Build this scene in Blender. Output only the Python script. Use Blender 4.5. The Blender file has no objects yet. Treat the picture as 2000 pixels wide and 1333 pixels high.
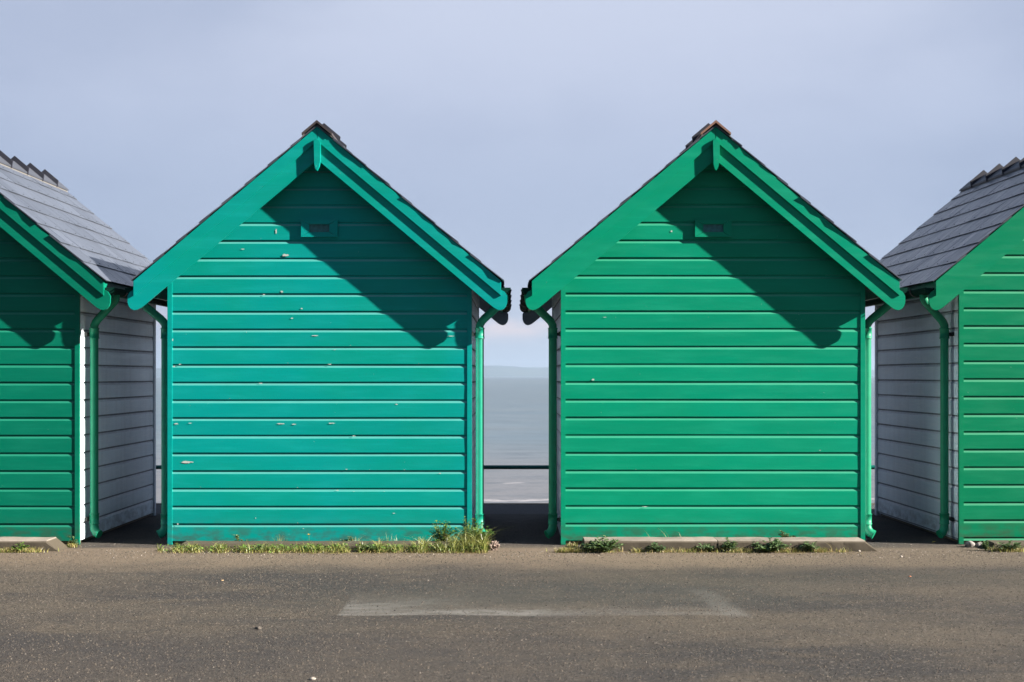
import bpy, bmesh, math, random
from mathutils import Vector, Matrix, noise
R = math.radians
C = bpy.context.scene.collection
SC = bpy.context.scene

# ------------------------------------------------------------ camera, sky, sun
F_PX, CAMD, CAMZ = 2802.0, 11.3, 1.3
cam = bpy.data.cameras.new('camera'); cam_o = bpy.data.objects.new('camera', cam); C.objects.link(cam_o)
cam_o.location = (0, -CAMD, CAMZ); cam_o.rotation_euler = (R(90), 0, 0)
cam.sensor_width = 36; cam.lens = 36 * F_PX / 2000
cam.shift_x = 0.0; cam.shift_y = 68.5 / 2000
cam.clip_start = 0.1; cam.clip_end = 80000
cam.dof.use_dof = True; cam.dof.focus_distance = CAMD; cam.dof.aperture_fstop = 5.0
SC.camera = cam_o

SUN_EL, SUN_AZ = R(27.3), R(104)          # azimuth clockwise from +Y
sv = Vector((math.sin(SUN_AZ) * math.cos(SUN_EL), math.cos(SUN_AZ) * math.cos(SUN_EL), math.sin(SUN_EL)))
sun = bpy.data.lights.new('sun', 'SUN'); sun.energy = 5.0; sun.angle = R(0.5); sun.color = (1.0, 0.93, 0.83)
sun_o = bpy.data.objects.new('sun', sun); C.objects.link(sun_o); sun_o.rotation_euler = sv.to_track_quat('Z', 'Y').to_euler()
sun_o.location = (20, -5, 12)

SC.view_settings.view_transform = 'Standard'; SC.view_settings.look = 'None'
SC.view_settings.gamma = 1.0; SC.view_settings.exposure = 2.1

def world():
    w = bpy.data.worlds.new('World'); SC.world = w; w.use_nodes = True
    n, l = w.node_tree.nodes, w.node_tree.links; n.clear()
    out = n.new('ShaderNodeOutputWorld')
    sky = n.new('ShaderNodeTexSky'); sky.sky_type = 'NISHITA'; sky.sun_disc = False
    sky.sun_elevation = SUN_EL; sky.sun_rotation = SUN_AZ; sky.air_density = 1.0; sky.dust_density = 2.0
    bg1 = n.new('ShaderNodeBackground'); bg1.inputs[1].default_value = 0.05
    l.new(sky.outputs[0], bg1.inputs[0])
    tc = n.new('ShaderNodeTexCoord'); sep = n.new('ShaderNodeSeparateXYZ'); l.new(tc.outputs['Generated'], sep.inputs[0])
    # cloud layer: thin even overcast, paler low down, with soft banks
    mp = n.new('ShaderNodeMapping'); mp.inputs['Scale'].default_value = (1.6, 1.6, 3.6); l.new(tc.outputs['Generated'], mp.inputs[0])
    nz = n.new('ShaderNodeTexNoise'); nz.inputs['Scale'].default_value = 2.2; nz.inputs['Detail'].default_value = 5; nz.inputs['Roughness'].default_value = 0.45
    l.new(mp.outputs[0], nz.inputs[0])
    ad = n.new('ShaderNodeMath'); ad.operation = 'MULTIPLY_ADD'; ad.inputs[1].default_value = 0.045
    sub = n.new('ShaderNodeMath'); sub.operation = 'SUBTRACT'; sub.inputs[1].default_value = 0.5
    l.new(nz.outputs[0], sub.inputs[0]); l.new(sub.outputs[0], ad.inputs[0]); l.new(sep.outputs[2], ad.inputs[2])
    rp = n.new('ShaderNodeValToRGB'); l.new(ad.outputs[0], rp.inputs[0])
    K = 1 / 4.29
    def c(r, g, b):
        f = lambda v: ((v / 255 + .055) / 1.055) ** 2.4 * K
        return (f(r), f(g), f(b), 1)
    stops = [(0.0, c(190, 202, 216)), (0.010, c(188, 202, 224)), (0.03, c(196, 206, 227)), (0.06, c(180, 192, 219)),
             (0.10, c(172, 186, 215)), (0.15, c(180, 192, 219)), (0.20, c(196, 205, 229)), (0.27, c(210, 217, 237)), (0.5, c(190, 202, 228))]
    cr = rp.color_ramp; cr.interpolation = 'B_SPLINE'
    while len(cr.elements) < len(stops): cr.elements.new(0.5)
    for e, (p, col) in zip(cr.elements, stops): e.position = p; e.color = col
    # small pinkish cloud bank low over the sea
    mp2 = n.new('ShaderNodeMapping'); mp2.inputs['Scale'].default_value = (9, 9, 30); l.new(tc.outputs['Generated'], mp2.inputs[0])
    n2 = n.new('ShaderNodeTexNoise'); n2.inputs['Scale'].default_value = 2.4; n2.inputs['Detail'].default_value = 6; l.new(mp2.outputs[0], n2.inputs[0])
    r2 = n.new('ShaderNodeMapRange'); r2.inputs[1].default_value = 0.42; r2.inputs[2].default_value = 0.66; l.new(n2.outputs[0], r2.inputs[0])
    bump = n.new('ShaderNodeMapRange'); bump.interpolation_type = 'SMOOTHSTEP'
    bump.inputs[1].default_value = 0.052; bump.inputs[2].default_value = 0.036; l.new(sep.outputs[2], bump.inputs[0])
    bump2 = n.new('ShaderNodeMapRange'); bump2.interpolation_type = 'SMOOTHSTEP'
    bump2.inputs[1].default_value = 0.020; bump2.inputs[2].default_value = 0.034; l.new(sep.outputs[2], bump2.inputs[0])
    m1 = n.new('ShaderNodeMath'); m1.operation = 'MULTIPLY'; l.new(bump.outputs[0], m1.inputs[0]); l.new(bump2.outputs[0], m1.inputs[1])
    m2 = n.new('ShaderNodeMath'); m2.operation = 'MULTIPLY'; l.new(m1.outputs[0], m2.inputs[0]); l.new(r2.outputs[0], m2.inputs[1])
    mx = n.new('ShaderNodeMix'); mx.data_type = 'RGBA'; l.new(m2.outputs[0], mx.inputs[0]); l.new(rp.outputs[0], mx.inputs[6]); mx.inputs[7].default_value = c(236, 221, 226)
    # sky greyer to either side of the brighter middle
    ax = n.new('ShaderNodeMath'); ax.operation = 'ADD'; l.new(sep.outputs[0], ax.inputs[0]); ax.inputs[1].default_value = -0.02
    ab = n.new('ShaderNodeMath'); ab.operation = 'ABSOLUTE'; l.new(ax.outputs[0], ab.inputs[0])
    an = n.new('ShaderNodeMath'); an.operation = 'ADD'; l.new(ab.outputs[0], an.inputs[0]); l.new(sub.outputs[0], an.inputs[1])
    dk = n.new('ShaderNodeMapRange'); dk.interpolation_type = 'SMOOTHSTEP'; l.new(an.outputs[0], dk.inputs[0])
    for i_, v_ in enumerate((0.10, 0.44, 0.0, 0.42)): dk.inputs[i_ + 1].default_value = v_
    m3 = n.new('ShaderNodeMix'); m3.data_type = 'RGBA'; l.new(dk.outputs[0], m3.inputs[0]); l.new(mx.outputs[2], m3.inputs[6]); m3.inputs[7].default_value = c(128, 146, 182)
    mx = m3
    bg2 = n.new('ShaderNodeBackground'); bg2.inputs[1].default_value = 1.0; l.new(mx.outputs[2], bg2.inputs[0])
    ms = n.new('ShaderNodeMixShader'); 
    # bright cloud sheet over the sea to the front, unseen dark cloud added behind to cut fill light, paler overhead
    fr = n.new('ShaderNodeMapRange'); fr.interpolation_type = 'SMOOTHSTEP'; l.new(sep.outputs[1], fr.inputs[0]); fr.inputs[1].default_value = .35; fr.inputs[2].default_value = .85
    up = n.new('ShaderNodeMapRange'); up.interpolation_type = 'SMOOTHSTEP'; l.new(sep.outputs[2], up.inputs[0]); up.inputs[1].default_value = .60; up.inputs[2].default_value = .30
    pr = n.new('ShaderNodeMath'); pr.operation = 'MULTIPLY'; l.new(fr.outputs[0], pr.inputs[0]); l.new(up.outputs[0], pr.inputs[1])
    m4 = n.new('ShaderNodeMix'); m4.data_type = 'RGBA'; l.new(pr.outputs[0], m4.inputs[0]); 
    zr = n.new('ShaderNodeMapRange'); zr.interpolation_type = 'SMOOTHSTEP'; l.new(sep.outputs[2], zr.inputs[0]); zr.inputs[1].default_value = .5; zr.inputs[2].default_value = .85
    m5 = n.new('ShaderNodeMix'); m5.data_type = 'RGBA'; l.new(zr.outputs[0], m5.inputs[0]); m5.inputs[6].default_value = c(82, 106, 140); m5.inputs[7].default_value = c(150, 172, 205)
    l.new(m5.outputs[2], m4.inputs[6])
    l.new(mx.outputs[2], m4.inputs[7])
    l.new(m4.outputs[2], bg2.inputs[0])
    ms.inputs[0].default_value = 0.93
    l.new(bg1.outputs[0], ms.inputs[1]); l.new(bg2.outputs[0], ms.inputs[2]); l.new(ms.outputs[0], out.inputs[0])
world()

# ------------------------------------------------------------ helpers
def tag(o, label=None, cat=None, group=None, kind=None):
    if label: o['label'] = label
    if cat: o['category'] = cat
    if group: o['group'] = group
    if kind: o['kind'] = kind
    return o

def empty(name, loc, rz=0):
    o = bpy.data.objects.new(name, None); C.objects.link(o); o.location = loc; o.rotation_euler = (0, 0, rz); o.empty_display_size = .2
    return o

class MB:
    def __init__(s): s.v = []; s.f = []; s.m = []; s.sm = []
    def add(s, vs, fs, m=0, smooth=False):
        b = len(s.v); s.v += [tuple(p) for p in vs]
        for f in fs: s.f.append(tuple(b + i for i in f)); s.m.append(m); s.sm.append(smooth)
    def box(s, x0, x1, y0, y1, z0, z1, m=0):
        s.add([(x0,y0,z0),(x1,y0,z0),(x1,y1,z0),(x0,y1,z0),(x0,y0,z1),(x1,y0,z1),(x1,y1,z1),(x0,y1,z1)],
              [(0,3,2,1),(4,5,6,7),(0,1,5,4),(1,2,6,5),(2,3,7,6),(3,0,4,7)], m)
    def prism(s, pts, y0, y1, m=0):     # pts: (x,z) outline, extruded along y
        n = len(pts)
        a = sum(pts[i][0] * pts[(i+1) % n][1] - pts[(i+1) % n][0] * pts[i][1] for i in range(n))
        if a < 0: pts = pts[::-1]
        vs = [(x, y0, z) for x, z in pts] + [(x, y1, z) for x, z in pts]
        fs = [tuple(range(n)), tuple(range(2*n-1, n-1, -1))] + [(i + n, (i+1) % n + n, (i+1) % n, i) for i in range(n)]
        s.add(vs, fs, m)
    def tube(s, path, r, n=16, m=0, cap=True):
        path = [Vector(p) for p in path]; rs = r if isinstance(r, (list, tuple)) else [r] * len(path)
        rings = []; up = None
        for i, p in enumerate(path):
            t = (path[min(i+1, len(path)-1)] - path[max(i-1, 0)]).normalized()
            if up is None: up = Vector((0, 1, 0)) if abs(t.y) < .9 else Vector((1, 0, 0))
            a = t.cross(up).normalized(); b = a.cross(t).normalized(); up = b
            rings.append([p + (a * math.cos(2*math.pi*k/n) + b * math.sin(2*math.pi*k/n)) * rs[i] for k in range(n)])
        vs = [q for rg in rings for q in rg]
        fs = [(i*n+k, i*n+(k+1) % n, (i+1)*n+(k+1) % n, (i+1)*n+k) for i in range(len(path)-1) for k in range(n)]
        s.add(vs, fs, m, True)
        if cap: s.add(rings[0], [tuple(range(n))[::-1]], m); s.add(rings[-1], [tuple(range(n))], m)
    def build(s, name, mats, parent=None, bevel=0, loc=None):
        me = bpy.data.meshes.new(name); me.from_pydata(s.v, [], s.f)
        if not isinstance(mats, (list, tuple)): mats = [mats]
        for m in mats: me.materials.append(m)
        me.polygons.foreach_set('material_index', s.m); me.polygons.foreach_set('use_smooth', s.sm); me.update()
        bm = bmesh.new(); bm.from_mesh(me)
        if bevel:
            bmesh.ops.remove_doubles(bm, verts=bm.verts, dist=1e-5)
            es = [e for e in bm.edges if len(e.link_faces) == 2 and e.calc_face_angle(0) > R(25)]
            bmesh.ops.bevel(bm, geom=es, offset=bevel, segments=2, affect='EDGES', clamp_overlap=True)
        bmesh.ops.recalc_face_normals(bm, faces=bm.faces)
        bm.to_mesh(me); bm.free()
        o = bpy.data.objects.new(name, me); C.objects.link(o)
        if parent: o.parent = parent
        if loc: o.location = loc
        return o

# ------------------------------------------------------------ materials
class NT:
    def __init__(s, name):
        s.mat = bpy.data.materials.new(name); s.mat.use_nodes = True
        s.n, s.l = s.mat.node_tree.nodes, s.mat.node_tree.links
        s.b = s.n['Principled BSDF']; s.out = s.n['Material Output']
        s.tc = s.n.new('ShaderNodeTexCoord'); s.geo = s.n.new('ShaderNodeNewGeometry')
    def link(s, a, b): s.l.new(a, b)
    def put(s, sock, v):
        if hasattr(v, 'links'): s.l.new(v, sock)
        else: sock.default_value = v
    def pos(s, scale=(1,1,1), loc=(0,0,0), obj=True):
        m = s.n.new('ShaderNodeMapping'); m.inputs['Scale'].default_value = scale; m.inputs['Location'].default_value = loc
        s.l.new(s.tc.outputs['Object'] if obj else s.geo.outputs['Position'], m.inputs[0]); return m.outputs[0]
    def noise(s, vec, scale, detail=4, rough=.55, dist=0):
        t = s.n.new('ShaderNodeTexNoise'); s.l.new(vec, t.inputs[0]); t.inputs['Scale'].default_value = scale
        t.inputs['Detail'].default_value = detail; t.inputs['Roughness'].default_value = rough; t.inputs['Distortion'].default_value = dist
        return t.outputs[0]
    def voro(s, vec, scale, out='Distance', feat='F1', rnd=1):
        t = s.n.new('ShaderNodeTexVoronoi'); s.l.new(vec, t.inputs[0]); t.inputs['Scale'].default_value = scale; t.feature = feat
        t.inputs['Randomness'].default_value = rnd
        return t.outputs[out]
    def rng(s, v, a, b, c=0., d=1., smooth=True):
        t = s.n.new('ShaderNodeMapRange'); t.interpolation_type = 'SMOOTHSTEP' if smooth else 'LINEAR'
        s.put(t.inputs[0], v)
        for i, x in enumerate((a, b, c, d)): t.inputs[i+1].default_value = x
        return t.outputs[0]
    def math(s, op, a, b=0.0):
        t = s.n.new('ShaderNodeMath'); t.operation = op; s.put(t.inputs[0], a); s.put(t.inputs[1], b); return t.outputs[0]
    def mix(s, f, a, b, mode='MIX'):
        t = s.n.new('ShaderNodeMix'); t.data_type = 'RGBA'; t.blend_type = mode
        s.put(t.inputs[0], f); s.put(t.inputs[6], a if hasattr(a, 'links') else (*a, 1)); s.put(t.inputs[7], b if hasattr(b, 'links') else (*b, 1))
        return t.outputs[2]
    def sep(s, vec):
        t = s.n.new('ShaderNodeSeparateXYZ'); s.l.new(vec, t.inputs[0]); return t.outputs
    def bump(s, h, strength=.3, dist=.01, nrm=None):
        t = s.n.new('ShaderNodeBump'); s.l.new(h, t.inputs['Height']); t.inputs['Strength'].default_value = strength; t.inputs['Distance'].default_value = dist
        if nrm: s.l.new(nrm, t.inputs['Normal'])
        return t.outputs[0]
    def fin(s, col, rough=.5, nrm=None, spec=.5):
        s.put(s.b.inputs['Base Color'], col if hasattr(col, 'links') else (*col, 1)); s.put(s.b.inputs['Roughness'], rough)
        s.b.inputs['Specular IOR Level'].default_value = spec
        if nrm: s.l.new(nrm, s.b.inputs['Normal'])
        return s.mat

def paint(name, col, col2, chips=0.0, seed=0, grime=(.05, .045, .03), base_dirt=.6, streak=0.0, rough=.38):
    t = NT(name); p = t.pos(loc=(seed*3.1, seed*1.7, seed)); po = t.pos()
    big = t.noise(p, 0.9, 3, .5); med = t.noise(t.pos((1, 1, 7), (seed, 0, 0)), 2.2, 5, .6)
    c = t.mix(t.rng(big, .32, .60), col, col2)
    # boards faded unevenly, weathered in long smears along the grain
    c = t.mix(t.rng(med, .45, .8, 0, .35), c, [min(1, x * 1.35 + .004) for x in col])
    grain = t.noise(t.pos((1.5, 1.5, 60), (seed, 0, 0)), 4, 6, .65)
    c = t.mix(t.rng(grain, .5, .75, 0, .16), c, [x * .6 for x in col])
    if streak:
        st = t.noise(t.pos((9, 9, .8), (seed, 0, 0)), 1.3, 4, .55)
        c = t.mix(t.rng(st, .42, .78, 0, streak), c, (.16, .15, .15))
    z = t.sep(po)[2]
    bi = t.math('FLOOR', t.math('DIVIDE', z, .1395)); wn = t.n.new('ShaderNodeTexWhiteNoise'); wn.noise_dimensions = '1D'; t.link(t.math('ADD', bi, seed * 31.), wn.inputs['W'])
    c = t.mix(t.math('MULTIPLY', wn.outputs[0], .16), c, [x * .55 for x in col])
    br = t.noise(t.pos((1.1, 1.1, 22), (seed, 3, 0)), 3.0, 6, .7)
    c = t.mix(t.rng(br, .48, .80, 0, .45), c, [min(1, x * 1.3 + .003) for x in col])
    dn = t.noise(t.pos((3, 3, 6)), 3, 6, .6)
    dirt = t.math('MULTIPLY', t.rng(t.math('ADD', z, t.math('MULTIPLY', dn, .14)), .10, .30, 1, 0), base_dirt)
    c = t.mix(t.math('MULTIPLY', dirt, t.rng(dn, .35, .7)), c, grime)
    # fine specks of grit and tiny flakes
    sp = t.rng(t.voro(p, 26), .035, .02); sg = t.rng(t.noise(p, 11, 2), .55, .6)
    sm = t.math('MULTIPLY', sp, sg)
    c = t.mix(t.math('MULTIPLY', sm, .8), c, [x * .25 for x in col])
    fl = t.math('MULTIPLY', t.rng(t.voro(t.pos((1,1,1.3), (seed+5, 2, 1)), 13), .035, .02), t.rng(t.noise(p, 4, 2), .5, .56))
    c = t.mix(t.math('MULTIPLY', fl, .75), c, [min(.8, x + .38) for x in col])
    if chips:
        cn = t.noise(t.pos((2.2, 2.2, 9), (seed + 9, 0, 0)), 4.2, 8, .7)
        ch = t.rng(cn, .735 - chips * .05, .745 - chips * .05)
        c = t.mix(ch, c, (.55, .56, .52))
    h = t.math('ADD', t.math('MULTIPLY', grain, .5), t.math('MULTIPLY', t.noise(p, 60, 3), .35))
    h = t.math('SUBTRACT', h, t.math('MULTIPLY', sm, 1.2))
    nb = t.bump(h, .35, .0016)
    return t.fin(c, t.rng(med, .3, .7, rough - .06, rough + .12), nb, .14)

TEAL = paint('teal_gloss_paint', (.0005, .246, .226), (.0005, .236, .182), chips=.1, seed=1)
GREEN = paint('green_gloss_paint', (.0005, .232, .134), (.0005, .214, .116), seed=2)
GREEN_D = paint('dark_green_paint', (.0005, .150, .092), (.0005, .132, .080), seed=3, chips=.05)
GREEN_R = paint('mid_green_paint', (.0005, .168, .080), (.0005, .155, .070), seed=4)
WHITE = paint('white_weathered_paint', (.75, .86, .93), (.66, .76, .83), seed=5, streak=.12, grime=(.10, .08, .06), base_dirt=.5, rough=.45)
GREYP = paint('grey_rear_paint', (.16, .19, .22), (.13, .15, .17), seed=6, streak=.3, base_dirt=0)

def simple(name, col, rough=.6, nscale=20, var=.25, bump=.2, bd=.003, spec=.5):
    t = NT(name); p = t.pos(); nz = t.noise(p, nscale, 6, .6)
    c = t.mix(nz, [x * (1 - var) for x in col], [min(1, x * (1 + var)) for x in col])
    return t.fin(c, rough, t.bump(nz, bump, bd), spec * .6)
EDGE_SHADE_W = simple('shade_tint_white_board_edge', (.66, .69, .74), .7, 14, .25)  # shading of the up-facing bevels put into a greyer white
GROOVE = simple('shade_tint_board_groove', (.24, .25, .27), .8, 14, .4)  # crease shade under each board put into a dark tone
EDGE_LIT_T = simple('highlight_tint_teal_edge', (.055, .27, .245), .5, 9, .12, .1)  # bevel highlight put into the colour, lighter copy of each hut's paint
EDGE_LIT_G = simple('highlight_tint_green_edge', (.022, .235, .14), .5, 9, .12, .1)
EDGE_LIT_D = simple('highlight_tint_dark_green_edge', (.010, .16, .10), .5, 9, .12, .1)
EDGE_LIT_R = simple('highlight_tint_mid_green_edge', (.014, .18, .09), .5, 9, .12, .1)
GUTTER = simple('weathered_gutter_paint', (.004, .026, .019), .95, 20, .5, .2, .003, .05)
CHIP = simple('bare_primer', (.40, .42, .39), .8, 40, .3)
PIPE = simple('green_pipe_paint', (.001, .17, .085), .5, 14, .22, .1)
PIPE_T = simple('teal_pipe_paint', (.001, .20, .125), .5, 14, .22, .1)
BLACK = simple('dark_gutter_bracket', (.02, .022, .022), .5)
PANE = simple('dirty_vent_mesh', (.035, .15, .15), .5, 45, .9, .4)
SOFFIT = simple('bare_roof_boards', (.16, .12, .08), .8, 12, .35)
MORTAR = simple('ridge_mortar', (.14, .13, .12), .9, 30, .3)

def slate_mat(name, col, spec=.65, rough=.32):
    t = NT(name); p = t.pos(); ri = t.geo.outputs['Random Per Island']
    c = t.mix(ri, [x * .78 for x in col], [x * 1.2 for x in col])
    n1 = t.noise(t.pos((1.2, 9, 1.2)), 3, 6, .6)
    c = t.mix(t.rng(n1, .4, .75, 0, .45), c, [x * 1.5 for x in col])
    li = t.math('MULTIPLY', t.rng(t.noise(p, 9, 6, .7), .66, .72), .5)
    c = t.mix(li, c, (.12, .115, .085))
    return t.fin(c, t.rng(n1, .3, .7, rough - .06, rough + .12), t.bump(t.noise(p, 30, 6, .65), .25, .002), spec)
SLATE = slate_mat('blue_grey_slate', (.054, .062, .080))
SLATE_B = slate_mat('brown_clay_ridge', (.16, .085, .06), .3, .7)
RIDGE = slate_mat('grey_clay_ridge', (.040, .044, .056), .4, .5)
FIN = slate_mat('dark_ridge_rib', (.020, .021, .030), .3, .6)
RIDGE_D = slate_mat('dark_clay_ridge', (.040, .032, .032), .4, .5)

def concrete(name, col=(.20, .172, .148)):
    t = NT(name); p = t.pos(); n1 = t.noise(p, 3, 6, .6); n2 = t.noise(p, 45, 5, .7)
    c = t.mix(t.rng(n1, .3, .7), [x * .72 for x in col], [x * 1.12 for x in col])
    c = t.mix(t.rng(n2, .55, .8, 0, .5), c, (.05, .045, .036))
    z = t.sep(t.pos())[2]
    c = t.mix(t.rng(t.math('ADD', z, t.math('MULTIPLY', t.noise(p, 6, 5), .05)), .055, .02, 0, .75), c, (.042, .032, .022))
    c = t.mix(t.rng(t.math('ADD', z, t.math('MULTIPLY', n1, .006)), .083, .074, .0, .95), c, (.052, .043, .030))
    return t.fin(c, .92, t.bump(t.math('ADD', n2, t.math('MULTIPLY', t.noise(p, 160, 3), .5)), .5, .006), .2)
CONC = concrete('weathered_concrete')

def asphalt():
    t = NT('worn_asphalt'); p = t.pos(); X, Y, Z = t.sep(p)[0:3]
    n_big = t.noise(t.pos((.35, 1.0, 1)), 1.1, 4, .55); n_mid = t.noise(t.pos((1, 1.6, 1), (3, 1, 0)), 2.4, 6, .62)
    g1 = t.voro(p, 105, 'Color'); gs = t.sep(g1)[0]; g2 = t.noise(p, 120, 3, .7); g3 = t.noise(p, 48, 5, .8)
    c = t.mix(t.rng(n_big, .36, .64), (.038, .034, .034), (.092, .075, .058))
    c = t.mix(t.rng(n_mid, .46, .70, 0, .6), c, (.105, .083, .061)); c = t.mix(t.rng(t.noise(p, 5.5, 5, .7), .50, .68, 0, .45), c, (.036, .032, .032))
    # aggregate showing through, with deep dark pits between the stones
    c = t.mix(t.rng(gs, .0, 1., .35, 0, False), c, (.020, .018, .018))
    c = t.mix(t.rng(gs, .93, .95, 0, .55), c, (.17, .15, .13))
    c = t.mix(t.rng(g2, .56, .72, 0, .45), c, (.12, .105, .09))
    c = t.mix(t.rng(g3, .47, .37, 0, .9), c, (.006, .006, .006))
    # blown sand along the foot of the kerbs
    w = t.math('ADD', Y, t.math('MULTIPLY', t.math('SUBTRACT', t.noise(t.pos((.8, 1, 1)), 1.6, 6, .65), .5), 1.1))
    sand = t.math('MULTIPLY', t.rng(w, -1.75, -.80), t.rng(Y, -.10, -.30))
    sand = t.math('MULTIPLY', sand, t.rng(g3, .25, .5, .55, 1))
    sand = t.math('MULTIPLY', sand, t.rng(t.math('ABSOLUTE', t.math('ADD', X, 1.2)), 4.8, 2.4, .55, 1))
    c = t.mix(t.math('MULTIPLY', sand, .92), c, (.160, .122, .088))
    # thin cement film left on a patch, worn away unevenly
    wob = t.math('MULTIPLY', t.math('SUBTRACT', t.noise(p, 3.5, 5, .6), .5), .16)
    Xw = t.math('ADD', X, t.math('MULTIPLY', wob, .6)); Yw = t.math('ADD', Y, wob)
    patch = t.math('MULTIPLY', t.rng(X, -.985, -.955), t.rng(t.math('ADD', X, t.math('MULTIPLY', Y, .25)), .55, .40))
    patch = t.math('MULTIPLY', patch, t.math('MULTIPLY', t.rng(Y, -3.36, -3.31), t.rng(Yw, -2.10, -2.35)))
    dens = t.math('ADD', t.noise(t.pos((.7, 1.5, 1), (1.3, 0, 0)), 1.7, 5, .55), t.rng(Yw, -2.5, -3.35, -.20, .11, False))
    dens = t.math('ADD', dens, t.rng(X, -.2, -.95, -.06, .07, False))
    blob = t.math('MULTIPLY', t.rng(Xw, .05, -.70), t.rng(Yw, -2.35, -2.85))
    band = t.math('MULTIPLY', t.rng(Xw, .42, .10), t.rng(Yw, -2.90, -3.22))
    patch = t.math('MULTIPLY', patch, t.math('ADD', t.rng(dens, .36, .60, .04, .45), t.math('MULTIPLY', t.math('MAXIMUM', blob, band), t.rng(dens, .30, .60, .25, .62))))
    patch = t.math('MULTIPLY', patch, t.rng(t.noise(t.pos((1, 2, 1), (7, 3, 0)), 4.5, 7, .75), .36, .60, .35, 1))
    c = t.mix(t.math('MULTIPLY', patch, t.rng(g3, .2, .5, .6, 1)), c, (.150, .142, .132))
    p2 = t.math('MULTIPLY', t.rng(t.math('ABSOLUTE', t.math('ADD', t.math('ADD', Xw, t.math('MULTIPLY', Y, .10)), -.92)), .11, .03), t.math('MULTIPLY', t.rng(Yw, -3.45, -3.3), t.rng(Yw, -2.2, -2.6)))
    c = t.mix(t.math('MULTIPLY', p2, .6), c, (.125, .118, .108))
    p3 = t.math('MULTIPLY', t.rng(t.math('ABSOLUTE', t.math('ADD', Y, 2.55)), .75, .2), t.rng(t.math('ABSOLUTE', t.math('ADD', X, -.35)), 2.2, .6))
    c = t.mix(t.math('MULTIPLY', p3, .40), c, (.034, .038, .035))
    p4 = t.math('MULTIPLY', t.rng(t.math('ABSOLUTE', t.math('ADD', Yw, 1.75)), .60, .1), t.rng(t.math('ABSOLUTE', t.math('ADD', X, -1.7)), 2.4, .9))
    c = t.mix(t.math('MULTIPLY', p4, .32), c, (.030, .031, .028))
    p5 = t.math('MULTIPLY', t.rng(t.math('ADD', Yw, t.math('MULTIPLY', n_mid, .8)), -3.2, -3.9), t.rng(X, 1.5, -.8))
    c = t.mix(t.math('MULTIPLY', p5, .35), c, (.030, .027, .030))
    # gap shade between the huts put into the colour; paler strip behind
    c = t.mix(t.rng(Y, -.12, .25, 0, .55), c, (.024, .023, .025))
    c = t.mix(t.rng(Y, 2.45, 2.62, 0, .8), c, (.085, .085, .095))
    h = t.math('ADD', t.math('MULTIPLY', gs, .5), t.math('ADD', g2, g3))
    nb = t.bump(h, 1.0, .016)
    return t.fin(c, .88, nb, .25)
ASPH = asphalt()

def leaf_mat(name, a, b, trans=.25):
    t = NT(name); ri = t.geo.outputs['Random Per Island']
    c = t.mix(t.rng(ri, 0, 1, 0, 1), a, b)
    m = t.fin(c, .42, None, .5)
    tr = t.n.new('ShaderNodeBsdfTranslucent'); t.link(c, tr.inputs[0]); mx = t.n.new('ShaderNodeMixShader'); mx.inputs[0].default_value = trans
    t.link(t.b.outputs[0], mx.inputs[1]); t.link(tr.outputs[0], mx.inputs[2]); t.link(mx.outputs[0], t.out.inputs[0])
    return m
LEAF = leaf_mat('green_leaves', (.05, .11, .018), (.15, .24, .045))
LEAF_D = leaf_mat('grey_green_leaves', (.03, .065, .022), (.15, .21, .095))
STRAW = leaf_mat('dry_straw', (.20, .15, .05), (.42, .33, .15))
BLADE = leaf_mat('grass_blades', (.085, .105, .022), (.27, .28, .075))
STONE = simple('pale_stone', (.26, .23, .20), .85, 60, .5)
STONE_D = slate_mat('mixed_grit', (.065, .056, .048), .2, .9)
def grain_mat():
    t = NT('asphalt_stone_chips'); ri = t.geo.outputs['Random Per Island']
    c = t.mix(t.rng(ri, 0, .9, smooth=False), (.014, .013, .013), (.088, .073, .058)); c = t.mix(t.rng(ri, .975, .98), c, (.12, .105, .09))
    return t.fin(c, .85, None, .2)
GRAIN = grain_mat()
PAPER = simple('faded_crumpled_litter', (.17, .125, .105), .8, 30, .35)
YLEAF = simple('yellow_leaf_skin', (.42, .33, .04), .6, 30, .3)
DANDY = simple('yellow_petals', (.6, .36, .01), .6)

# ------------------------------------------------------------ ground, walkway, sea, hills
GZ = -.03
def und(x, y):
    if abs(x) > 12 or y < -9: return 0
    a = noise.noise(Vector((x * .5, y * .8, 2))) * .018 + noise.noise(Vector((x * 1.6, y * 2.2, 7))) * .008
    k = min(1, max(0, (-y - .5) / .6))
    return a * k
def ground():
    rnd = random.Random(1)
    xs = [-70, -40, -20, -12] + [-8 + .125 * i for i in range(129)] + [12, 20, 40, 70]
    ys = [-60, -30, -15, -9] + [-7 + .125 * i for i in range(85)]
    ys = [y for y in ys if y < 3.5] + [3.55]
    vs = [(x, y, GZ + und(x, y)) for y in ys for x in xs]; nx = len(xs)
    fs = [(j*nx+i, j*nx+i+1, (j+1)*nx+i+1, (j+1)*nx+i) for j in range(len(ys)-1) for i in range(nx-1)]
    m = MB(); m.add(vs, fs, 0, True)
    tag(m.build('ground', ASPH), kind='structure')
    w = MB(); w.box(-70, 70, 3.55, 3.85, -.70, GZ - .012)
    w.box(-70, 70, 3.85, 9.0, -1.0, -.68); w.box(-70, 70, 9.0, 9.4, -6, -.68)
    tag(w.build('lower_promenade', CONC), kind='structure')
    s = MB(); s.add([(-70, 9.3, -2.1), (70, 9.3, -2.1), (70, 42, -3.4), (-70, 42, -3.4)], [(0, 1, 2, 3)])
    tag(s.build('beach', simple('wet_sand', (.20, .16, .12), .7, 5, .2)), kind='structure')
ground()

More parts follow.
